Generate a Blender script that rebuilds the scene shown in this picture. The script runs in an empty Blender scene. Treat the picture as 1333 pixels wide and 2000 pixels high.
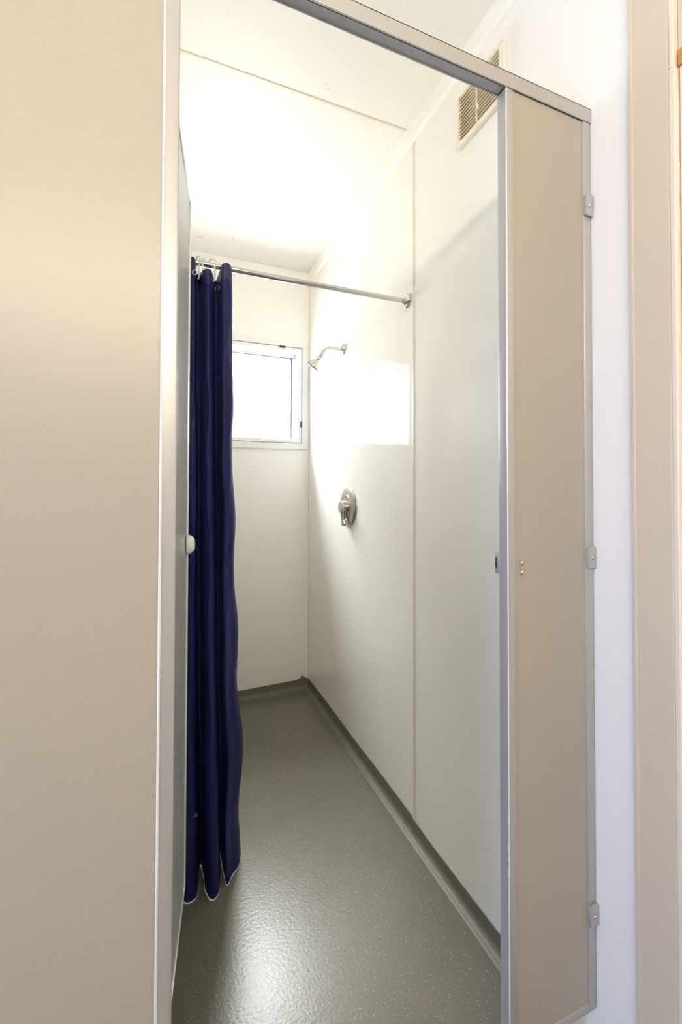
import bpy, bmesh, math, random
from mathutils import Vector, Matrix, noise
random.seed(7)
SC = bpy.context.scene
COL = SC.collection

# ------------------------------------------------------------------ camera
YAW, PITCH, ROLL = math.radians(22.2006), math.radians(0.9975), math.radians(0.1448)
FPX, CYPX, EYE = 853.99, 932.57, 1.25
fw = Vector((math.sin(YAW)*math.cos(PITCH), math.cos(YAW)*math.cos(PITCH), math.sin(PITCH)))
rt = Vector((math.cos(YAW), -math.sin(YAW), 0)); up = rt.cross(fw)
X = rt*math.cos(ROLL) + up*math.sin(ROLL); Y = -rt*math.sin(ROLL) + up*math.cos(ROLL)
cam = bpy.data.objects.new('camera', bpy.data.cameras.new('camera'))
COL.objects.link(cam)
cam.matrix_world = Matrix(((X.x, Y.x, -fw.x, 0), (X.y, Y.y, -fw.y, 0), (X.z, Y.z, -fw.z, EYE), (0, 0, 0, 1)))
cam.data.sensor_fit = 'AUTO'; cam.data.sensor_width = 36
cam.data.lens = FPX/2000*36
cam.data.shift_y = -(1000-CYPX)/2000
cam.data.clip_start = 0.02
SC.camera = cam

# ------------------------------------------------------------------ sky, lamps, exposure
SC.view_settings.view_transform = 'Standard'; SC.view_settings.look = 'None'
SC.view_settings.gamma = 1; SC.view_settings.use_curve_mapping = False
SC.view_settings.exposure = 0.0
SC.cycles.use_denoising = True
SC.cycles.max_bounces = 16; SC.cycles.diffuse_bounces = 10; SC.cycles.glossy_bounces = 6
SC.cycles.transparent_max_bounces = 16
SC.cycles.sample_clamp_indirect = 12
SC.cycles.caustics_reflective = False
SKY = 32.0
world = bpy.data.worlds.new('sky'); SC.world = world; world.use_nodes = True
wn = world.node_tree; bg = wn.nodes['Background']
tc = wn.nodes.new('ShaderNodeTexCoord'); sx = wn.nodes.new('ShaderNodeSeparateXYZ')
cr = wn.nodes.new('ShaderNodeValToRGB')
wn.links.new(tc.outputs['Generated'], sx.inputs[0]); 
mp = wn.nodes.new('ShaderNodeMapRange'); mp.inputs[1].default_value = -1; mp.inputs[2].default_value = 1
wn.links.new(sx.outputs['Z'], mp.inputs[0]); wn.links.new(mp.outputs[0], cr.inputs[0])
cr.color_ramp.elements[0].position = 0.47; cr.color_ramp.elements[0].color = (.95, .92, .86, 1)   # sunlit pale ground
cr.color_ramp.elements[1].position = 0.56; cr.color_ramp.elements[1].color = (1.0, 1.0, 1.0, 1)
e = cr.color_ramp.elements.new(0.76); e.color = (1.05, 1.05, 1.05, 1)
e = cr.color_ramp.elements.new(0.90); e.color = (4.0, 4.0, 3.95, 1)        # high sky brightened to lift the stall's floor and back walls
cx_ = wn.nodes.new('ShaderNodeValToRGB')                 # sky tinted blue toward the added entrance, bright haze by the window
cx_.color_ramp.elements[0].position = .12; cx_.color_ramp.elements[0].color = (.15, .20, .36, 1)
cx_.color_ramp.elements[1].position = .34; cx_.color_ramp.elements[1].color = (1, 1, 1, 1)
mp2 = wn.nodes.new('ShaderNodeMapRange'); mp2.inputs[1].default_value = -1; mp2.inputs[2].default_value = 1
wn.links.new(sx.outputs['X'], mp2.inputs[0]); wn.links.new(mp2.outputs[0], cx_.inputs[0])
mlt = wn.nodes.new('ShaderNodeMix'); mlt.data_type = 'RGBA'; mlt.blend_type = 'MULTIPLY'; mlt.inputs[0].default_value = 1
wn.links.new(cr.outputs[0], mlt.inputs[6]); wn.links.new(cx_.outputs[0], mlt.inputs[7])
wn.links.new(mlt.outputs[2], bg.inputs[0]); bg.inputs[1].default_value = SKY

def portal(name, loc, rot, sx_, sy_):
    d = bpy.data.lights.new(name, 'AREA'); d.shape = 'RECTANGLE'; d.size = sx_; d.size_y = sy_
    d.cycles.is_portal = True
    o = bpy.data.objects.new(name, d); COL.objects.link(o); o.location = loc; o.rotation_euler = rot
    return o
portal('window_daylight', (0.44, 2.80, 1.80), (math.radians(-90), 0, 0), 0.70, 0.60)
portal('added_entrance_daylight', (-2.24, -.05, 1.03), (math.radians(90), 0, math.radians(-90)), 0.7, 2.06)  # daylight portal for the entrance added on the unseen side

LAMP = 65.0  # strength of the unseen lamp added to light the corridor
ADDED_LAMP_COL = (1.0, 0.87, 0.68)

# ------------------------------------------------------------------ measured layout (metres)
XR, YB, YP, ZC = 0.8428, 2.596, 0.653, 2.5728     # right wall, back wall, partition front, ceiling
XL = -0.075                                        # stall's left side
YREAR, XFAR = -2.40, -2.10                         # corridor behind the camera

# ------------------------------------------------------------------ materials
def mat(name, base=(.8, .8, .8), rough=.5, metal=0., spec=.5, build=None):
    m = bpy.data.materials.new(name); m.use_nodes = True
    nt = m.node_tree; b = nt.nodes['Principled BSDF']
    b.inputs['Base Color'].default_value = (*base, 1); b.inputs['Roughness'].default_value = rough
    b.inputs['Metallic'].default_value = metal; b.inputs['Specular IOR Level'].default_value = spec
    if build: build(nt, b)
    return m
def nz(nt, scale, detail=3, rough=.5, stretch=None, coord='Object'):
    t = nt.nodes.new('ShaderNodeTexCoord'); n = nt.nodes.new('ShaderNodeTexNoise')
    n.inputs['Scale'].default_value = scale; n.inputs['Detail'].default_value = detail; n.inputs['Roughness'].default_value = rough
    if stretch:
        mpn = nt.nodes.new('ShaderNodeMapping'); mpn.inputs['Scale'].default_value = stretch
        nt.links.new(t.outputs[coord], mpn.inputs[0]); nt.links.new(mpn.outputs[0], n.inputs['Vector'])
    else: nt.links.new(t.outputs[coord], n.inputs['Vector'])
    return n
def ramp(nt, src, stops):
    r = nt.nodes.new('ShaderNodeValToRGB'); e = r.color_ramp.elements
    while len(e) < len(stops): e.new(.5)
    for k, (p, c) in enumerate(stops):
        e[k].position = p; e[k].color = (*c, 1) if len(c) == 3 else c
    nt.links.new(src, r.inputs[0]); return r
def bump(nt, b, src, strength, dist=.002):
    n = nt.nodes.new('ShaderNodeBump'); n.inputs['Strength'].default_value = strength; n.inputs['Distance'].default_value = dist
    nt.links.new(src, n.inputs['Height']); nt.links.new(n.outputs[0], b.inputs['Normal']); return n

def _wall(base, rough, bscale=5, bstr=.03):
    def f(nt, b):
        n = nz(nt, 2.2, 3)
        r = ramp(nt, n.outputs['Fac'], [(.3, tuple(c*.975 for c in base)), (.7, base)])
        nt.links.new(r.outputs[0], b.inputs['Base Color'])
        bump(nt, b, nz(nt, bscale, 1).outputs['Fac'], bstr, .004)
    return f
WALLC = (.90, .893, .868)
M_panel = mat('white_wall_panel', WALLC, .07, build=_wall(WALLC, .07, 5, .05))
CEILC = (.87, .858, .815)
def _ceil(nt, b):
    base = CEILC
    n = nz(nt, 1.6, 3)
    r = ramp(nt, n.outputs['Fac'], [(.3, tuple(c*.97 for c in base)), (.7, base)])
    v = nz(nt, 9, 5, .7)
    s = ramp(nt, v.outputs['Fac'], [(.31, (.6, .58, .54)), (.345, (1, 1, 1))])
    mx = nt.nodes.new('ShaderNodeMix'); mx.data_type = 'RGBA'; mx.blend_type = 'MULTIPLY'; mx.inputs[0].default_value = .5
    nt.links.new(r.outputs[0], mx.inputs[6]); nt.links.new(s.outputs[0], mx.inputs[7])
    nt.links.new(mx.outputs[2], b.inputs['Base Color'])
M_ceil = mat('ceiling_board', CEILC, .45, build=_ceil)
M_trim = mat('white_trim', (.91, .90, .88), .3)
M_joint = mat('cream_joint_strip', (.80, .745, .64), .35)
M_joint_pale = mat('pale_joint_strip', (.80, .775, .71), .25)
LAM = (.378, .344, .290)
def _lam(nt, b):
    a = nz(nt, 110, 2, .5, (9, 9, .7)); c = nz(nt, 110, 2, .5, (.8, .8, 8))
    mx = nt.nodes.new('ShaderNodeMath'); mx.operation = 'ADD'
    nt.links.new(a.outputs['Fac'], mx.inputs[0]); nt.links.new(c.outputs['Fac'], mx.inputs[1])
    r = ramp(nt, mx.outputs[0], [(.0, LAM), (.5, LAM)])
    r.color_ramp.elements[0].position = .35; r.color_ramp.elements[0].color = (*[k*.965 for k in LAM], 1)
    r.color_ramp.elements[1].position = .65; r.color_ramp.elements[1].color = (*[k*1.02 for k in LAM], 1)
    hm = nt.nodes.new('ShaderNodeMath'); hm.operation = 'MULTIPLY'; hm.inputs[1].default_value = .5
    nt.links.new(mx.outputs[0], hm.inputs[0]); nt.links.new(hm.outputs[0], r.inputs[0])
    nt.links.new(r.outputs[0], b.inputs['Base Color'])
M_lam = mat('beige_laminate', LAM, .38, build=_lam)
DOORC = (.40, .41, .40)
M_rear = mat('bounce_cutting_brown_wall', (.13, .115, .10), .5)  # unseen corridor walls, darkened to cut light bounced onto the partitions
M_sash = mat('grey_anodised_sash', (.13, .13, .135), .4)
M_door = mat('grey_beige_laminate', DOORC, .28)
def _brush(nt, b):
    n = nz(nt, 30, 2, .5, (14, 14, .5))
    r = ramp(nt, n.outputs['Fac'], [(.3, (.36, .36, .36)), (.7, (.46, .46, .46))])
    nt.links.new(r.outputs[0], b.inputs['Roughness'])
M_alu = mat('satin_aluminium', (.45, .44, .425), .4, .35, build=_brush)
M_bead = mat('pale_trim_and_highlight', (.88, .87, .86), .25, .3)  # pale tone imitates the edge highlight on posts; also the door's edge trim
M_chrome = mat('chrome', (.66, .65, .62), .12, 1.)
M_nickel = mat('brushed_nickel', (.66, .63, .57), .24, 1.)
M_dark = mat('dark_rubber', (.03, .03, .03), .5)
M_grommet = mat('steel_grommet', (.6, .6, .6), .2, 1.)
M_plastic = mat('white_plastic', (.84, .83, .79), .3)
M_vent = mat('cream_vent_plastic', (.84, .79, .68), .4)
M_ventback = mat('vent_cavity', (.72, .62, .47), .8)
M_knob = mat('grey_white_nylon', (.72, .72, .68), .35)
M_winframe = mat('white_powdercoat', (.82, .82, .82), .3)
M_gasket = mat('grey_gasket', (.16, .16, .16), .6)
M_caseA = mat('cream_casing', (.64, .56, .44), .35)
M_leaf = mat('pale_cream_door', (.78, .70, .58), .35)
def _timber(nt, b):
    n = nz(nt, 40, 4, .6, (1, 2, 10))
    r = ramp(nt, n.outputs['Fac'], [(.3, (.36, .14, .025)), (.65, (.66, .32, .07))])
    nt.links.new(r.outputs[0], b.inputs['Base Color'])
M_timber = mat('raw_timber', (.55, .27, .06), .6, build=_timber)
def _floor(nt, b):
    base = (.152, .144, .113)
    big = nz(nt, 3.0, 4, .6)
    r0 = ramp(nt, big.outputs['Fac'], [(.3, tuple(c*.92 for c in base)), (.7, tuple(c*1.06 for c in base))])
    fine = nz(nt, 420, 2, .6)
    r1 = ramp(nt, fine.outputs['Fac'], [(.35, (.80, .80, .80)), (.65, (1.16, 1.16, 1.16))])
    m1 = nt.nodes.new('ShaderNodeMix'); m1.data_type = 'RGBA'; m1.blend_type = 'MULTIPLY'; m1.inputs[0].default_value = 1
    nt.links.new(r0.outputs[0], m1.inputs[6]); nt.links.new(r1.outputs[0], m1.inputs[7])
    t = nt.nodes.new('ShaderNodeTexCoord'); vo = nt.nodes.new('ShaderNodeTexVoronoi'); vo.inputs['Scale'].default_value = 135
    nt.links.new(t.outputs['Object'], vo.inputs['Vector'])
    rd = ramp(nt, vo.outputs['Distance'], [(.13, (1, 1, 1)), (.21, (0, 0, 0))])
    sp = nt.nodes.new('ShaderNodeSeparateColor'); nt.links.new(vo.outputs['Color'], sp.inputs[0])
    pk = ramp(nt, sp.outputs[0], [(.45, (0, 0, 0)), (.6, (1, 1, 1))])
    ml = nt.nodes.new('ShaderNodeMath'); ml.operation = 'MULTIPLY'
    nt.links.new(rd.outputs[0], ml.inputs[0]); nt.links.new(pk.outputs[0], ml.inputs[1])
    m2 = nt.nodes.new('ShaderNodeMix'); m2.data_type = 'RGBA'
    nt.links.new(ml.outputs[0], m2.inputs[0]); nt.links.new(m1.outputs[2], m2.inputs[6]); m2.inputs[7].default_value = (.37, .365, .33, 1)
    nt.links.new(m2.outputs[2], b.inputs['Base Color'])
    b.inputs['Roughness'].default_value = .285
    bn = nz(nt, 120, 3, .55)
    bump(nt, b, bn.outputs['Fac'], .17, .003)
M_floor = mat('grey_fleck_vinyl', (.18, .18, .15), .3, build=_floor)
M_cove = mat('grey_cove_vinyl', (.150, .142, .112), .52, build=lambda nt, b: bump(nt, b, nz(nt, 120, 2).outputs['Fac'], .12, .002))
def _curtain(nt, b):
    n = nz(nt, 8, 4, .6, (1, 1, .4))
    r = ramp(nt, n.outputs['Fac'], [(.3, (.003, .006, .048)), (.7, (.007, .012, .088))])
    nt.links.new(r.outputs[0], b.inputs['Base Color'])
    tr = nt.nodes.new('ShaderNodeBsdfTranslucent'); tr.inputs[0].default_value = (.10, .10, .28, 1)
    mx = nt.nodes.new('ShaderNodeMixShader'); mx.inputs[0].default_value = .05
    out = nt.nodes['Material Output']
    nt.links.new(b.outputs[0], mx.inputs[1]); nt.links.new(tr.outputs[0], mx.inputs[2]); nt.links.new(mx.outputs[0], out.inputs[0])
    w = nz(nt, 14, 4, .55, (1.3, 1.3, .7))
    bump(nt, b, w.outputs['Fac'], .4, .012)
M_curt = mat('navy_curtain_cloth', (.01, .014, .085), .45, spec=.2, build=_curtain)
M_hem = mat('navy_hem_tape', (.012, .016, .09), .5)
M_tag = mat('brown_care_tag', (.16, .07, .05), .6)
def _glass():
    m = bpy.data.materials.new('window_glass'); m.use_nodes = True; nt = m.node_tree
    nt.nodes.remove(nt.nodes['Principled BSDF'])
    tr = nt.nodes.new('ShaderNodeBsdfTransparent'); tr.inputs[0].default_value = (.95, .97, .97, 1)
    gl = nt.nodes.new('ShaderNodeBsdfGlossy'); gl.inputs['Roughness'].default_value = .02
    mx = nt.nodes.new('ShaderNodeMixShader'); mx.inputs[0].default_value = .05
    nt.links.new(tr.outputs[0], mx.inputs[1]); nt.links.new(gl.outputs[0], mx.inputs[2])
    nt.links.new(mx.outputs[0], nt.nodes['Material Output'].inputs[0]); return m
M_glass = _glass()
def _emit(name, col, s):
    m = bpy.data.materials.new(name); m.use_nodes = True; b = m.node_tree.nodes['Principled BSDF']
    b.inputs['Base Color'].default_value = (.8, .8, .8, 1)
    b.inputs['Emission Color'].default_value = (*col, 1); b.inputs['Emission Strength'].default_value = s
    return m
M_lamp = _emit('added_lamp_diffuser', ADDED_LAMP_COL, LAMP)

# ------------------------------------------------------------------ mesh helpers
ORIGIN = {}
class MB:
    """collects shapes in world coordinates, then links them as ONE object"""
    def __init__(self): self.bm = bmesh.new()
    def box(self, x0, x1, y0, y1, z0, z1, bevel=0., M=None, seg=2):
        t = bmesh.new()
        c = ((x0+x1)/2, (y0+y1)/2, (z0+z1)/2)
        bmesh.ops.create_cube(t, size=1, matrix=Matrix.Translation(c) @ Matrix.Diagonal((abs(x1-x0), abs(y1-y0), abs(z1-z0), 1)))
        if bevel: bmesh.ops.bevel(t, geom=t.edges[:], offset=bevel, segments=seg, profile=.5, affect='EDGES')
        if M: t.transform(M)
        self.add(t); return self
    def add(self, t):
        me = bpy.data.meshes.new('tmp'); t.to_mesh(me); t.free(); self.bm.from_mesh(me); bpy.data.meshes.remove(me)
    def lathe(self, prof, origin, axis, n=40, M=None):
        """prof = [(radius, height along axis)]"""
        t = bmesh.new(); a = Vector(axis).normalized()
        q = Vector((0, 0, 1)).rotation_difference(a).to_matrix().to_4x4()
        rings = []
        for r, h in prof:
            if r < 1e-6: rings.append([t.verts.new((0, 0, h))])
            else: rings.append([t.verts.new((r*math.cos(2*math.pi*k/n), r*math.sin(2*math.pi*k/n), h)) for k in range(n)])
        for A, B in zip(rings, rings[1:]):
            for k in range(n):
                k2 = (k+1) % n
                if len(A) == 1 and len(B) == 1: continue
                if len(A) == 1: t.faces.new((A[0], B[k2], B[k]))
                elif len(B) == 1: t.faces.new((A[k], A[k2], B[0]))
                else: t.faces.new((A[k], A[k2], B[k2], B[k]))
        bmesh.ops.recalc_face_normals(t, faces=t.faces[:])
        t.transform(Matrix.Translation(origin) @ q)
        if M: t.transform(M)
        self.add(t); return self
    def tube(self, pts, radii, n=20, caps=True):
        t = bmesh.new(); pts = [Vector(p) for p in pts]; rings = []
        if not isinstance(radii, (list, tuple)): radii = [radii]*len(pts)
        prev = None
        for i, p in enumerate(pts):
            d = (pts[min(i+1, len(pts)-1)] - pts[max(i-1, 0)]).normalized()
            if prev is None:
                u = d.orthogonal().normalized()
            else:
                u = (prev - d*prev.dot(d)).normalized()
            prev = u; v = d.cross(u)
            rings.append([t.verts.new(p + radii[i]*(u*math.cos(2*math.pi*k/n) + v*math.sin(2*math.pi*k/n))) for k in range(n)])
        for A, B in zip(rings, rings[1:]):
            for k in range(n): t.faces.new((A[k], A[(k+1) % n], B[(k+1) % n], B[k]))
        if caps: t.faces.new(rings[0][::-1]); t.faces.new(rings[-1])
        bmesh.ops.recalc_face_normals(t, faces=t.faces[:]); self.add(t); return self
    def prism(self, poly, ax, a0, a1, bevel=0.):
        """poly of 2D points extruded along axis ax ('x','y','z')"""
        t = bmesh.new()
        def P(p, a): return {'x': (a, p[0], p[1]), 'y': (p[0], a, p[1]), 'z': (p[0], p[1], a)}[ax]
        A = [t.verts.new(P(p, a0)) for p in poly]; B = [t.verts.new(P(p, a1)) for p in poly]
        n = len(poly)
        for k in range(n): t.faces.new((A[k], A[(k+1) % n], B[(k+1) % n], B[k]))
        t.faces.new(A[::-1]); t.faces.new(B)
        bmesh.ops.recalc_face_normals(t, faces=t.faces[:])
        if bevel: bmesh.ops.bevel(t, geom=t.edges[:], offset=bevel, segments=2, profile=.5, affect='EDGES')
        self.add(t); return self
    def build(self, name, m, parent=None, smooth=False, auto=None):
        me = bpy.data.meshes.new(name)
        off = ORIGIN.get(parent.name, Vector()) if parent else Vector()
        self.bm.transform(Matrix.Translation(-off)); self.bm.to_mesh(me); self.bm.free()
        me.materials.append(m)
        if smooth:
            for p in me.polygons: p.use_smooth = True
            me.set_sharp_from_angle(angle=math.radians(auto or 40))
        o = bpy.data.objects.new(name, me); COL.objects.link(o)
        if parent: o.parent = parent; ORIGIN[o.name] = off
        else: ORIGIN[o.name] = Vector()
        return o
def tag(o, label, cat, group=None, kind=None):
    o['label'] = label; o['category'] = cat
    if group: o['group'] = group
    if kind: o['kind'] = kind
    return o
def thing(name, label, cat, loc, group=None, kind=None):
    o = bpy.data.objects.new(name, None); o.empty_display_size = .05; COL.objects.link(o); o.location = loc
    ORIGIN[o.name] = Vector(loc); return tag(o, label, cat, group, kind)
def grid_mesh(rows, m, name, parent=None, smooth=True):
    b = MB(); V = [[b.bm.verts.new(p) for p in r] for r in rows]
    for i in range(len(V)-1):
        for j in range(len(V[0])-1): b.bm.faces.new((V[i][j], V[i][j+1], V[i+1][j+1], V[i+1][j]))
    return b.build(name, m, parent, smooth, 80)

# ------------------------------------------------------------------ the setting
WT = 0.12
# back wall with the window hole
WX0, WX1, WZ0, WZ1 = 0.105, 0.7945, 1.5048, 2.0965
b = MB(); y0, y1 = YB, YB+.18
b.box(XL-.1-WT, WX0, y0, y1, 0, ZC); b.box(WX1, XR+WT, y0, y1, 0, ZC)
b.box(WX0, WX1, y0, y1, 0, WZ0); b.box(WX0, WX1, y0, y1, WZ1, ZC)
tag(b.build('wall_back', M_panel), 'white panelled end wall of the shower, behind the navy curtain', 'wall', kind='structure')
# right wall; doorway in the corridor part (y -0.32 .. 0.492)
DY0, DY1 = -0.32, 0.4925
b = MB()
b.box(XR, XR+WT, DY1, YB, 0, ZC); b.box(XR, XR+WT, YREAR, DY0, 0, ZC)
tag(b.build('wall_right', M_panel), 'glossy white panelled wall carrying the shower head and mixer', 'wall', kind='structure')
b = MB(); b.box(XL-.1-WT, XL-.1, YP+.03, YB, 0, ZC)
tag(b.build('wall_left', M_ceil), 'white side wall hidden behind the open cubicle door', 'wall', kind='structure')
b = MB()
b.box(XFAR-WT, -1.5, YREAR-WT, YREAR, 0, ZC); b.box(-1.5, XR+WT, YREAR-WT, YREAR, 0, ZC)
tag(b.build('wall_rear', M_rear), 'unseen corridor wall behind the viewer, made dark brown to cut bounced light', 'wall', kind='structure')
EY0, EY1 = -.40, .30                        # entrance opening added in the unseen end wall to let in cool light
b = MB(); b.box(XFAR-WT, XFAR, YREAR, EY0, 0, ZC); b.box(XFAR-WT, XFAR, EY1, YP+.9, 0, ZC); b.box(XFAR-WT, XFAR, EY0, EY1, 2.08, ZC)
tag(b.build('wall_far_left', M_rear), 'unseen corridor end wall beyond the beige partition, made dark brown to cut bounced light', 'wall', kind='structure')
b = MB(); b.box(XFAR, XL-.1, YP+.9, YP+.9+WT, 0, ZC)
tag(b.build('wall_cubicle', M_panel), 'white wall behind the beige left partition', 'wall', kind='structure')
b = MB(); b.box(XFAR-WT, XR+WT+.3, YREAR-WT-.02, YB+.18, ZC, ZC+.06)
tag(b.build('ceiling', M_ceil), 'off-white ceiling boards above shower and corridor', 'ceiling', kind='structure')
b = MB(); b.box(XFAR-WT, XR+WT+.3, YREAR-WT-.02, YB+.18, -.06, 0)
tag(b.build('floor', M_floor), 'grey flecked safety vinyl floor', 'floor', kind='structure')

# coved vinyl skirting, welded to the floor
CH, CR = .055, .020
def cove_profile(n=10):
    p = [(0.0, CH), (.003, CH)]
    p.append((.003, CR+.003))
    for k in range(1, n+1):
        a = math.pi/2*k/n
        p.append((.003 + CR*(1-math.cos(a)), .003 + CR*(1-math.sin(a))))
    p.append((.003+CR+.005, .0004)); p.append((.003+CR+.006, 0.0)); p.append((0, 0))
    return p
def cove_right():
    rows = []; N = 120
    for i in range(N+1):
        y = DY1+.078 + (YB-DY1-.078)*i/N
        h = CH + .0022*math.sin(y*9) + .0015*noise.noise(Vector((y*14, 0, 3)))
        h += .007 if y > 1.376 else 0
        r = []
        for (d, z) in cove_profile():
            zz = z*(h/CH) if z > CR else z
            r.append((XR-d, y, zz))
        rows.append(r)
    return rows
tag(grid_mesh(cove_right(), M_cove, 'baseboard_right'), 'grey coved vinyl skirting along the glossy right wall', 'skirting', kind='structure')
rows = []
for i in range(81):
    x = XL-.1 + (XR-XL+.1)*i/80
    h = CH + .002*math.sin(x*11)
    h += .012*math.exp(-((x-.805)/.030)**2) + .016*math.exp(-((x-.806)/.009)**2)      # torn peak of sealant in the corner
    rows.append([(x, YB-d, z*(h/CH) if z > CR else z) for (d, z) in cove_profile()])
tag(grid_mesh(rows, M_cove, 'baseboard_back'), 'grey coved vinyl skirting below the window wall with a ragged corner peak', 'skirting', kind='structure')

# cornice strips, ceiling and wall joints
def strip(name, label, m, *box, bevel=.002):
    b = MB(); b.box(*box, bevel=bevel); return tag(b.build(name, m), label, 'trim', kind='structure')
CZ = 2.508
b = MB(); b.prism([(XR, ZC), (XR-.013, ZC), (XR-.013, CZ+.012), (XR-.006, CZ+.003), (XR, CZ)], 'y', DY1+.08, YB, .0008)
tag(b.build('trim_1', M_trim), 'white cornice strip where the right wall meets the ceiling', 'trim', kind='structure')
b = MB(); b.prism([(YB, ZC), (YB-.013, ZC), (YB-.013, CZ+.012), (YB-.006, CZ+.003), (YB, CZ)], 'x', XL-.1, XR-.013, .0008)
tag(b.build('trim_2', M_trim), 'white cornice strip above the window wall', 'trim', kind='structure')
strip('trim_3', 'thin cream joint across the ceiling boards', M_joint, XL-.1, XR-.013, 1.3955, 1.4035, ZC-.0025, ZC, bevel=.001)
strip('trim_4', 'thin cream joint running up the right wall beside the rod flange', M_joint_pale, XR-.003, XR, 1.3640, 1.3705, CH, CZ, bevel=.001)
strip('trim_5', 'thin cream bead in the corner between window wall and right wall', M_joint_pale, XR-.004, XR, YB-.004, YB, CH, CZ, bevel=.0012)

# ------------------------------------------------------------------ window
win = thing('window_1', 'white framed window glowing with daylight beside the navy curtain', 'window', (.45, YB, WZ0), kind='structure')
def frame4(b, x0, x1, z0, z1, w, ya, yb, bevel=.0015):
    b.box(x0, x1, ya, yb, z0, z0+w, bevel); b.box(x0, x1, ya, yb, z1-w, z1, bevel)
    b.box(x0, x0+w, ya, yb, z0+w, z1-w, bevel); b.box(x1-w, x1, ya, yb, z0+w, z1-w, bevel); return b
b = MB(); ox0, ox1, oz0, oz1 = WX0-.034, .8285, 1.4676, 2.132
b.box(ox0, ox1, YB-.010, YB, oz0, WZ0, .002); b.box(ox0, ox1, YB-.010, YB, WZ1, oz1, .002)
b.box(ox0, WX0, YB-.010, YB, WZ0, WZ1, .002); b.box(WX1, ox1, YB-.010, YB, WZ0, WZ1, .002)
b.build('architrave', M_winframe, win)
b = MB(); frame4(b, WX0, WX1, WZ0, WZ1, .0035, YB-.004, YB+.012, 0); b.build('gasket', M_gasket, win)
b = MB(); frame4(b, WX0+.0035, WX1-.0035, WZ0+.0035, WZ1-.0035, .022, YB-.008, YB+.020, .003); b.build('screen_frame', M_winframe, win)
b = MB(); q = .0225
frame4(b, WX0, WX1, WZ0, WZ1, q, YB+.020, YB+.066, .001); b.build('reveal', M_winframe, win)
b = MB(); frame4(b, WX0+q-.004, WX1-q+.004, WZ0+q-.004, WZ1-q+.004, .0065, YB+.066, YB+.070, 0); b.build('seal', M_dark, win)
b = MB(); frame4(b, WX0, WX1, WZ0, WZ1, q+.001, YB+.070, YB+.150, .001)
frame4(b, WX0, WX1, WZ0, WZ1, q+.006, YB+.150, YB+.180, .002); sash = b.build('sash', M_sash, win)
b = MB(); b.box(WX0+.02, WX1-.02, YB+.160, YB+.165, WZ0+.02, WZ1-.02); b.build('pane', M_glass, sash)
def clip(cx, cz, horiz):
    b = MB(); L, W = (.018, .006) if horiz else (.006, .018)
    b.box(cx-L, cx+L, YB-.016, YB-.008, cz-W, cz+W, .002)
    b.lathe([(0, .006), (.004, .005), (.005, 0)], (cx, YB-.016, cz), (0, -1, 0), 16)
    b.build('latch', M_dark, win, True)
clip(.668, WZ1-.006, True); clip(WX1-.006, 1.623, False)

# ------------------------------------------------------------------ doorway on the right of the corridor
dr = thing('door_1', 'cream doorway with flat casing at the right edge', 'door', (XR, .48, 0), kind='structure')
CX = XR-.008
b = MB(); b.box(CX, XR, .4925, .5660, 0, ZC, .003); b.box(CX-.0015, XR, .5585, .5662, 0, ZC, .0012)
cas = b.build('casing', M_caseA, dr)
b = MB(); b.box(CX-.001, XR+.06, .4850, .4930, 1.996, ZC, .0022); b.box(CX-.001, XR+.06, .4830, .4935, 0, 1.996, .0022)
b.build('jamb_bead', M_leaf, dr)
b = MB(); b.box(XR+.004, XR+.04, DY0, .4845, 2.027, ZC, .001); b.build('transom_panel', M_caseA, dr)
b = MB(); b.box(XR-.0005, XR+.06, DY0, .4825, 1.9965, 2.026, .001); b.build('head_timber', M_timber, dr)
b = MB(); b.box(XR+.0005, XR+.04, DY0, .4805, .006, 1.994, .002); b.build('door_leaf', M_leaf, dr)
b = MB(); b.box(CX, XR, DY0-.08, DY0, 0, ZC, .003); b.build('casing', M_caseA, dr)

# ------------------------------------------------------------------ shower cubicle front
PT = .0245                                   # partition thickness
ZB, ZRB, ZRT = .170, 2.025, 2.055
def channel_edges(b, x0, x1, z0, z1):
    b.box(x0, x1, YP, YP+PT, z0, z1, .0022, seg=3)
# right pilaster
pil = thing('partition_pilaster', 'narrow beige pilaster with three wall clips, right of the shower opening', 'partition', (.726, YP+PT/2, ZB))
b = MB(); b.box(.6285, .8200, YP+.003, YP+PT-.003, ZB+.002, ZRB); b.build('panel', M_lam, pil)
b = MB(); channel_edges(b, .6104, .6296, ZB, ZRB); ch = b.build('edge_channel', M_alu, pil, True)
b = MB(); b.tube([(.6112, YP+.0008, ZB), (.6112, YP+.0008, ZRB)], .0013, 12); b.build('edge_highlight', M_bead, pil, True)  # pale rod painting the bright glint along the post's front corner
b = MB(); channel_edges(b, .8193, .8400, ZB, ZRB); b.build('edge_channel', M_alu, pil, True)
b = MB(); b.box(.6296, .8193, YP, YP+PT, ZB, ZB+.018, .002); b.build('bottom_channel', M_alu, pil, True)
def screw(c, ax, r, m, name, parent):
    b = MB(); b.lathe([(r, 0), (r, .0008), (r*.8, .0022), (r*.35, .0028), (r*.3, .0018), (0, .0018)], c, ax, 20)
    return b.build(name, m, parent, True, 50)
for z0, z1 in ((1.821, 1.8635), (1.078, 1.1215), (.3445, .387)):
    b = MB(); b.box(.8195, XR-.0004, YP-.006, YP-.0001, z0, z1, .001); b.box(.8195, .8225, YP-.006, YP+.0029, z0, z1, .0008)
    br = b.build('wall_clip', M_alu, pil, True)
    screw((.8305, YP-.006, (z0+z1)/2-.001), (0, -1, 0), .0042, M_chrome, 'screw', br)
for z in (1.0995, 1.0808):
    b = MB(); b.lathe([(.0052, 0), (.0052, .001), (.0042, .0032), (.002, .0042), (0, .0044)], (.6482, YP+.003, z), (0, -1, 0), 24)
    b.build('bolt_cap', M_chrome, pil, True, 60)
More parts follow.
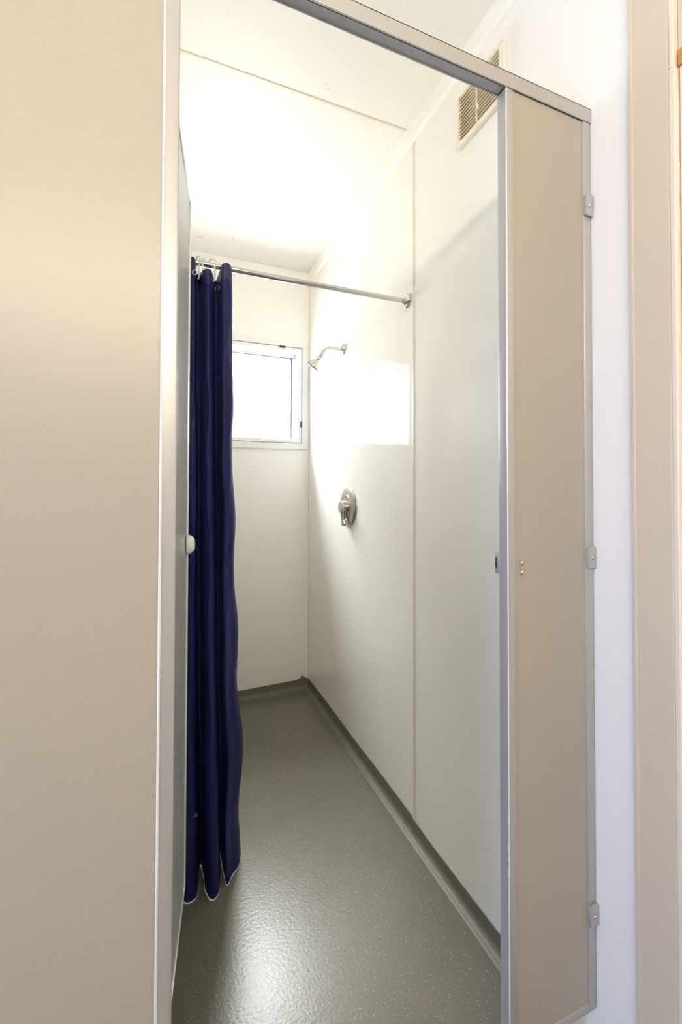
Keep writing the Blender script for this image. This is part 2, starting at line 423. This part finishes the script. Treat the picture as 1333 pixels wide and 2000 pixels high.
b = MB(); zk = 1.0985
b.box(.6082, .6104, YP+.0185, YP+.033, zk-.021, zk+.021, .0008)
kp = b.build('keeper', M_alu, pil, True)
b = MB(); b.lathe([(.0, .0), (.0026, 0), (.0026, .0004), (0, .0004)], (.6082, YP+.0287, zk), (-1, 0, 0), 20, M=None)
b.bm.transform(Matrix.Translation((0, 0, zk)) @ Matrix.Diagonal((1, 1, 4.5, 1)) @ Matrix.Translation((0, 0, -zk)))
b.build('slot', M_dark, kp)
# left partition
lp = thing('partition_panel', 'wide beige laminate partition filling the left side of the view', 'partition', (-.7, YP+PT/2, ZB))
b = MB(); b.box(-1.90, -.0028, YP+.003, YP+PT-.003, ZB+.002, ZRB); b.build('panel', M_lam, lp)
b = MB(); channel_edges(b, -.0037, .0175, ZB, ZRB); b.build('edge_channel', M_alu, lp, True)
b = MB(); b.tube([(-.0027, YP+.0008, ZB), (-.0027, YP+.0008, ZRB)], .0020, 12); b.build('edge_highlight', M_bead, lp, True)  # pale rod standing in for the highlight on the channel's rounded edge
b = MB(); b.box(-1.90, -.0037, YP, YP+PT, ZB, ZB+.018, .002); b.build('bottom_channel', M_alu, lp, True)
# legs under the partition, out of frame below
for x in (-.10, -.95, -1.6):
    b = MB(); b.box(x-.02, x+.02, YP+.004, YP+PT-.004, 0, ZB+.004, .002); b.build('foot', M_alu, lp)
b = MB(); b.box(.70, .74, YP+.004, YP+PT-.004, 0, ZB+.004, .002); b.build('foot', M_alu, pil)
# head rail: an upside-down channel capping both panels
hr = thing('head_rail', 'satin aluminium head rail across the top of the shower opening', 'rail', (.1, YP, ZRB))
b = MB(); RX0, RX1 = -1.92, .8424
b.box(RX0, RX1, YP-.0015, YP+.0015, ZRB, ZRT, .0008); b.box(RX0, RX1, YP+PT-.0025, YP+PT+.0005, ZRB-.0003, ZRT, .0008)
b.box(RX0, RX1, YP-.0015, YP+PT+.0005, ZRT-.003, ZRT, .0008)
b.box(.0176, .6102, YP+.0045, YP+PT-.0027, ZRB+.0015, ZRB+.004, 0)
b.build('channel', M_alu, hr)

# cubicle door, standing open into the shower
HX, HY = -.0155, .6850
FX, FY = .0655, 1.2505
ang = math.atan2(FX-HX, FY-HY); dl = math.hypot(FX-HX, FY-HY)
dd = thing('cubicle_door', 'grey laminate cubicle door swung open in front of the navy curtain', 'door', (HX, HY, .185))
def dM(): return Matrix.Translation((HX, HY, 0)) @ Matrix.Rotation(-ang, 4, 'Z')
DT = .020; DZ0, DZ1 = .185, 2.016
# local frame: y along the door, x thickness (face at x=0 looks right)
b = MB(); b.box(-DT+.002, -.002, .004, dl-.004, DZ0+.004, DZ1-.004, M=dM()); b.build('panel', M_door, dd)
b = MB(); b.box(-DT, .0008, dl-.018, dl, DZ0, DZ1, .0012, dM()); b.build('edge_channel', M_bead, dd, True)
b = MB(); b.box(-DT, .0005, 0, .018, DZ0, DZ1, .0012, dM()); b.build('edge_channel', M_alu, dd, True)
b = MB(); b.box(-DT, .0005, .018, dl-.018, DZ0, DZ0+.010, .001, dM()); b.build('bottom_channel', M_bead, dd, True)
b = MB(); b.box(-DT, .0, .018, dl-.018, DZ1-.008, DZ1, .001, dM()); b.build('top_channel', M_alu, dd, True)
b = MB(); kc = (0.0005, dl-.038, 1.0935)
b.lathe([(.0255, 0), (.0255, .004), (.0245, .008), (.0205, .0135), (.0150, .0175), (.008, .0192), (0, .0196)], kc, (1, 0, 0), 40, dM())
kn = b.build('latch_knob', M_knob, dd, True, 35)
b = MB(); b.box(kc[0]+.0192, kc[0]+.0204, kc[1]-.002, kc[1]+.002, kc[2]-.013, kc[2]+.013, .0006, dM()); b.build('grip_slot', M_gasket, kn)
for z in (.32, 1.05, 1.86):
    b = MB(); b.tube([(HX-.003, HY-.005, z-.035), (HX-.003, HY-.005, z+.035)], .006, 16); b.build('hinge', M_alu, dd, True)

# stall's left dividing panel, behind the open door
sd = thing('dividing_panel', 'grey dividing panel beside the shower, hidden behind the open door', 'partition', (XL-.05, 1.6, ZB))
b = MB(); b.box(XL-.02, XL, YP+PT+.02, YB-.002, ZB, ZRB, .002); b.build('panel', M_lam, sd)
for y in (.9, 1.7, 2.4):
    b = MB(); b.box(XL-.018, XL-.002, y-.02, y+.02, 0, ZB+.003, .002); b.build('foot', M_alu, sd)

# ------------------------------------------------------------------ shower rod
RY, RZ, RR = 1.4134, 1.9376, .0098
rod = thing('shower_rod', 'chrome shower rod holding the navy curtain', 'rod', (XR, RY, RZ))
b = MB(); b.tube([(XL+.004, RY, RZ), (XR-.004, RY, RZ)], RR, 28); b.build('rod', M_chrome, rod, True)
FL = [(.0265, 0), (.0265, .003), (.0235, .007), (.0155, .0095), (.0140, .013), (.0125, .022), (.0105, .0225), (0, .0225)]
for x, ax in ((XR, (-1, 0, 0)), (XL, (1, 0, 0))):
    b = MB(); b.lathe(FL, (x, RY, RZ), ax, 36); b.build('flange', M_chrome, rod, True, 30)

# ------------------------------------------------------------------ curtain
def catmull(P, n):
    out = []; m = len(P)-1
    for k in range(n+1):
        s = k/n*m; i = min(int(s), m-1); f = s-i
        p0, p1, p2, p3 = P[max(i-1, 0)], P[i], P[i+1], P[min(i+2, m)]
        out.append(tuple(.5*((2*p1[j]) + (-p0[j]+p2[j])*f + (2*p0[j]-5*p1[j]+4*p2[j]-p3[j])*f*f + (-p0[j]+3*p1[j]-3*p2[j]+p3[j])*f**3) for j in range(len(p1))))
    return out
# plan of the cloth: (x, y, hem or top height) from the hidden left end to the free right edge
BOT = [(-.050, 1.400, .075), (-.040, 1.345, .07), (-.015, 1.350, .07), (-.008, 1.430, .075), (.006, 1.440, .075), (.014, 1.355, .07), (.036, 1.335, .07),
       (.050, 1.400, .072), (.058, 1.420, .072), (.062, 1.350, .07), (.0744, 1.325, .07), (.0995, 1.3336, .070), (.1097, 1.378, .070), (.1195, 1.440, .071), (.1245, 1.395, .070),
       (.1255, 1.345, .070), (.1408, 1.3085, .070), (.1629, 1.3284, .070), (.1745, 1.398, .070), (.1800, 1.466, .070), (.1815, 1.405, .070),
       (.1858, 1.341, .069), (.2066, 1.3683, .070), (.2291, 1.3939, .070), (.2420, 1.430, .072)]
TOP = [(-.045, 1.415, 1.920), (-.036, 1.385, 1.93), (-.018, 1.390, 1.908), (-.006, 1.430, 1.908), (.004, 1.436, 1.908), (.014, 1.395, 1.908), (.034, 1.385, 1.918),
       (.048, 1.420, 1.915), (.056, 1.432, 1.912), (.064, 1.402, 1.925), (.076, 1.384, 1.9395), (.0865, 1.390, 1.934), (.0900, 1.410, 1.911), (.0960, 1.424, 1.908), (.1030, 1.412, 1.908),
       (.1100, 1.392, 1.909), (.1220, 1.380, 1.9095), (.1330, 1.388, 1.910), (.1420, 1.412, 1.902), (.1500, 1.430, 1.899), (.1560, 1.416, 1.910),
       (.1640, 1.386, 1.932), (.1770, 1.3800, 1.9385), (.1890, 1.3860, 1.937), (.1965, 1.4000, 1.930)]
BOT = [(x*1.0576, y*1.0576, h-.0670) for x, y, h in BOT]
NC, NR = 260, 190
cb, ct = catmull(BOT, NC), catmull(TOP, NC)
def cloth(u, v):
    """u 0..NC across, v 0..1 from hem to top"""
    B, T = cb[u], ct[u]; z = B[2] + (T[2]-B[2])*v
    w = v + .10*math.sin(math.pi*v)              # folds tighten upwards, bellying out in the middle
    w = min(max(w, 0), 1)
    x = B[0] + (T[0]-B[0])*w; y = B[1] + (T[1]-B[1])*w
    s = u/NC
    if s > .72:
        e = (s-.72)/.28
        x += e*(.014*math.exp(-((z-.40)/.16)**2) - .006*math.exp(-((z-.15)/.08)**2) + .004*math.sin(z*17+1)*math.sin(math.pi*v))
    a = math.sin(math.pi*v)**.5
    n1 = noise.noise(Vector((s*9, z*2.1, 1.3))); n2 = noise.noise(Vector((s*16, z*6.0, 7.7))); n3 = noise.noise(Vector((s*30, z*17, 4.1)))
    y += a*(.012*n1 + .009*n2 + .0045*n3)
    x += a*(.004*noise.noise(Vector((s*7, z*3.3, 9.2))) + .002*noise.noise(Vector((s*13, z*9, 2.2))))
    return Vector((x, y, z))
cu = thing('shower_curtain', 'navy blue shower curtain bunched at the left of the rod', 'curtain', (.08, 1.40, .07))
rows = [[cloth(u, v/NR) for u in range(NC+1)] for v in range(NR+1)]
o = grid_mesh(rows, M_curt, 'cloth', cu)
# raised hem along the top and bottom edge
def hem(v0, v1, name, lift):
    r = []
    for k in range(5):
        v = v0 + (v1-v0)*k/4
        row = [cloth(u, v) for u in range(NC+1)]
        r.append([p + Vector((0, -lift*(1 if 0 < k < 4 else .2), 0)) for p in row])
    return grid_mesh(r, M_hem, name, cu)
hem(.975, .9985, 'top_hem', .0012)
GU = {0.0865: 0}
def near(xt):
    return min(range(NC+1), key=lambda u: abs(ct[u][0]-xt) + (0 if ct[u][1] < 1.43 else .002))
hooks_at = []
for xt in (.0860, .1560):
    u = near(xt); v = .978
    p = cloth(u, v); t = (cloth(min(u+2, NC), v) - cloth(max(u-2, 0), v)).normalized()
    if xt > .1:
        t = Vector((t.x, t.y, 0)).normalized(); nrm = Vector((t.y, -t.x, 0))
        if nrm.dot(Vector((p.x, p.y, 0))) > 0: nrm = -nrm
        nrm = (nrm + Vector((-.1, -.7, 0))).normalized(); t = Vector((-nrm.y, nrm.x, 0)); p = p + nrm*.003
    else:
        t, nrm = Vector((.94, -.34, 0)), Vector((-.34, -.94, 0)); p = p + nrm*.004
    b = MB(); R0, r0 = .0072, .0022
    t_ = bmesh.new()
    ring = []
    for i in range(24):
        a = 2*math.pi*i/24
        ring.append([t_.verts.new(p + nrm*.002 + (t*math.cos(a) + Vector((0, 0, 1))*math.sin(a))*(R0 + r0*math.cos(c)) + nrm*(r0*.6*math.sin(c))) for c in [2*math.pi*j/10 for j in range(10)]])
    for i in range(24):
        for j in range(10): t_.faces.new((ring[i][j], ring[(i+1) % 24][j], ring[(i+1) % 24][(j+1) % 10], ring[i][(j+1) % 10]))
    bmesh.ops.recalc_face_normals(t_, faces=t_.faces[:]); b.add(t_)
    b.build('grommet', M_grommet, cu, True, 80)
p = cloth(near(.0865), .128)
b = MB(); b.box(p.x-.007, p.x+.006, p.y-.010, p.y-.004, p.z-.004, p.z+.004, .001); b.build('care_tag', M_tag, cu)

# plastic hooks over the rod
def hook_mesh(name):
    pts = []
    R = .0165
    for k in range(25):
        a = math.radians(-60 + 285*k/24)
        pts.append((0, -R*math.cos(a), .0045 + R*math.sin(a)))
    pts = [(0, -.004, -.052), (0, -.011, -.046), (0, -.012, -.034), (0, -.0105, -.020)] + pts[1:]
    b = MB(); b.tube(pts, .0028, 10)
    return b
HL = ['white curtain hook nearest the open cubicle door', 'white curtain hook in the middle of the three on the rod', 'white curtain hook above the silver grommet']
first = None
for k, (x, tw) in enumerate(((.0945, .35), (.1110, -.25), (.1370, .75))):
    if first is None:
        o = hook_mesh('h').build('curtain_hook', M_plastic, None, True, 70); first = o
    else:
        o = first.copy(); COL.objects.link(o)
    o.location = (x, RY, RZ); o.rotation_euler = (0, 0, tw)
    tag(o, HL[k], 'hook', 'white hooks on the shower rod')

# ------------------------------------------------------------------ shower head
SY, SZ = 2.035, 1.9355
sh = thing('shower_rose', 'chrome shower head on a bent wall arm beside the window', 'shower head', (XR, SY, SZ))
b = MB(); b.lathe([(.029, 0), (.029, .002), (.026, .006), (.016, .0115), (.0115, .013), (0, .013)], (XR, SY, SZ), (-1, 0, 0), 36); b.build('flange', M_chrome, sh, True, 30)
b = MB(); pts = [(XR-.004, SY, SZ), (.80, SY, SZ), (.775, SY, SZ-.0005), (.760, SY, SZ-.003), (.748, SY, SZ-.009), (.738, SY, SZ-.018), (.730, SY, SZ-.030), (.7225, SY, SZ-.043)]
b.tube(pts, .0105, 20); b.build('arm', M_chrome, sh, True)
hd = Vector((-.50, .42, -.75)).normalized(); h0 = Vector((.7225, SY, SZ-.043))
b = MB(); b.lathe([(0.0106, -0.0032), (0.0121, 0.0000), (0.0121, 0.0080), (0.0103, 0.0104), (0.0121, 0.0144), (0.0131, 0.0192), (0.0108, 0.0248), (0.0000, 0.0248)], h0, hd, 28); b.build('swivel_joint', M_chrome, sh, True, 30)
b = MB(); b.lathe([(0.0081, 0.0208), (0.0113, 0.0232), (0.0135, 0.0272), (0.0140, 0.0320), (0.0180, 0.0384), (0.0252, 0.0464), (0.0302, 0.0560), (0.0319, 0.0640), (0.0319, 0.0672), (0.0000, 0.0672)], h0, hd, 40); b.build('head', M_chrome, sh, True, 30)
b = MB(); b.lathe([(0.0326, 0.0656), (0.0326, 0.0708), (0.0270, 0.0724), (0.0000, 0.0724)], h0, hd, 40); fp = b.build('face_plate', mat('grey_nozzle_plate', (.20, .20, .19), .4), sh, True, 30)

# ------------------------------------------------------------------ mixer
MY, MZ = 1.965, 1.1440
mx = thing('shower_mixer', 'round brushed nickel shower mixer with a lever on the right wall', 'tap', (XR, MY, MZ))
b = MB(); b.lathe([(.0955, 0), (.0955, .0035), (.0925, .0075), (.082, .0115), (.066, .0140), (.062, .0145), (.060, .0125), (0, .0125)], (XR, MY, MZ), (-1, 0, 0), 64); b.build('escutcheon', M_nickel, mx, True, 30)
b = MB(); b.lathe([(.058, .010), (.058, .0145), (.055, .0165), (.042, .0185), (.031, .0195), (.030, .0215), (0, .0215)], (XR, MY, MZ), (-1, 0, 0), 56); b.build('dial_plate', M_chrome, mx, True, 30)
b = MB(); b.lathe([(.0270, .018), (.0270, .022), (.0285, .024), (.0290, .034), (.0295, .040), (.0285, .0435), (.0255, .0455), (0, .0462)], (XR, MY, MZ), (-1, 0, 0), 48); hn = b.build('handle', M_chrome, mx, True, 30)
b = MB(); prof = []
for k in range(13):                                   # lever: waisted blade hanging from the handle, flaring at the tip
    s = k/12; z = MZ-.018-.074*s
    w = .017 - .006*math.sin(math.pi*min(s*1.15, 1)) + .004*s*s; th = .0115 - .004*s
    cx = XR-.033 + .006*s
    prof.append([(cx + th*math.cos(a)*1.0, MY + w*math.sin(a), z) for a in [2*math.pi*j/16 for j in range(16)]])
t_ = bmesh.new(); V = [[t_.verts.new(q) for q in r] for r in prof]
for A, B in zip(V, V[1:]):
    for j in range(16): t_.faces.new((A[j], A[(j+1) % 16], B[(j+1) % 16], B[j]))
t_.faces.new(V[0]); t_.faces.new(V[-1][::-1]); bmesh.ops.recalc_face_normals(t_, faces=t_.faces[:]); b.add(t_)
b.build('lever', M_chrome, hn, True, 50)
b = MB(); b.lathe([(.0045, 0), (.0045, .0012), (.003, .0022), (0, .0022)], (XR-.0172, MY, MZ+.047), (-1, 0, 0), 16); b.build('screw', M_dark, mx, True)

# ------------------------------------------------------------------ vent
VY0, VY1, VZ0, VZ1 = .8965, 1.0937, 2.2800, 2.4460
vt = thing('wall_vent', 'cream louvred wall vent high on the right wall behind the head rail', 'vent', (XR, (VY0+VY1)/2, VZ0))
vx = XR-.014; fwid = .017
b = MB(); 
for (ya, yb, za, zb) in ((VY0, VY1, VZ0, VZ0+fwid), (VY0, VY1, VZ1-fwid*.7, VZ1), (VY0, VY0+fwid, VZ0+fwid, VZ1-fwid*.7), (VY1-.008, VY1, VZ0+fwid, VZ1-fwid*.7)):
    b.box(vx, XR, ya, yb, za, zb, .0025)
b.build('frame', M_vent, vt, True)
b = MB(); b.box(XR-.002, XR-.0002, VY0+.01, VY1-.005, VZ0+.01, VZ1-.01); b.build('backing', M_ventback, vt)
n = 13
for k in range(n):
    z = VZ0+fwid+.004 + (VZ1-VZ0-fwid*1.7-.006)*k/(n-1)
    b = MB(); b.prism([(vx+.001, z-.0036), (vx+.0026, z-.0040), (XR-.002, z+.0046), (XR-.002, z+.0060), (vx+.0018, z-.0020)], 'y', VY0+fwid-.002, VY1-.006)
    b.build('louvre', M_vent, vt)
b = MB(); ym = 1.004; b.box(vx-.0016, vx+.002, ym-.0016, ym+.0016, VZ0+fwid, VZ1-fwid*.7, .0006); b.build('mullion', M_vent, vt)
b = MB(); b.box(vx-.005, vx+.002, ym-.008, ym-.005, VZ0+.05, VZ0+.066, .0008); b.build('slide_tab', M_vent, vt)

# ------------------------------------------------------------------ added corridor lamp, unseen (hangs above and behind the view)
LY, LZ = -.90, 2.12
lm = thing('added_hanging_light', 'added tube lamp hanging unseen behind the viewer to light the corridor', 'lamp', (-.2, LY, LZ))
b = MB(); b.box(-1.0, .6, LY-.03, LY+.03, LZ+.045, LZ+.085, .004); b.build('body', M_trim, lm)
b = MB(); b.tube([(-.95, LY, LZ), (.55, LY, LZ)], .045, 28); b.build('diffuser', M_lamp, lm, True)
for x in (-.965, .545):
    b = MB(); b.box(x, x+.02, LY-.048, LY+.048, LZ-.049, LZ+.055, .003); b.build('end_cap', M_trim, lm)
for x in (-.75, .35):
    b = MB(); b.tube([(x, LY, LZ+.08), (x, LY, ZC)], .006, 12); b.build('hanging_rod', M_alu, lm, True)
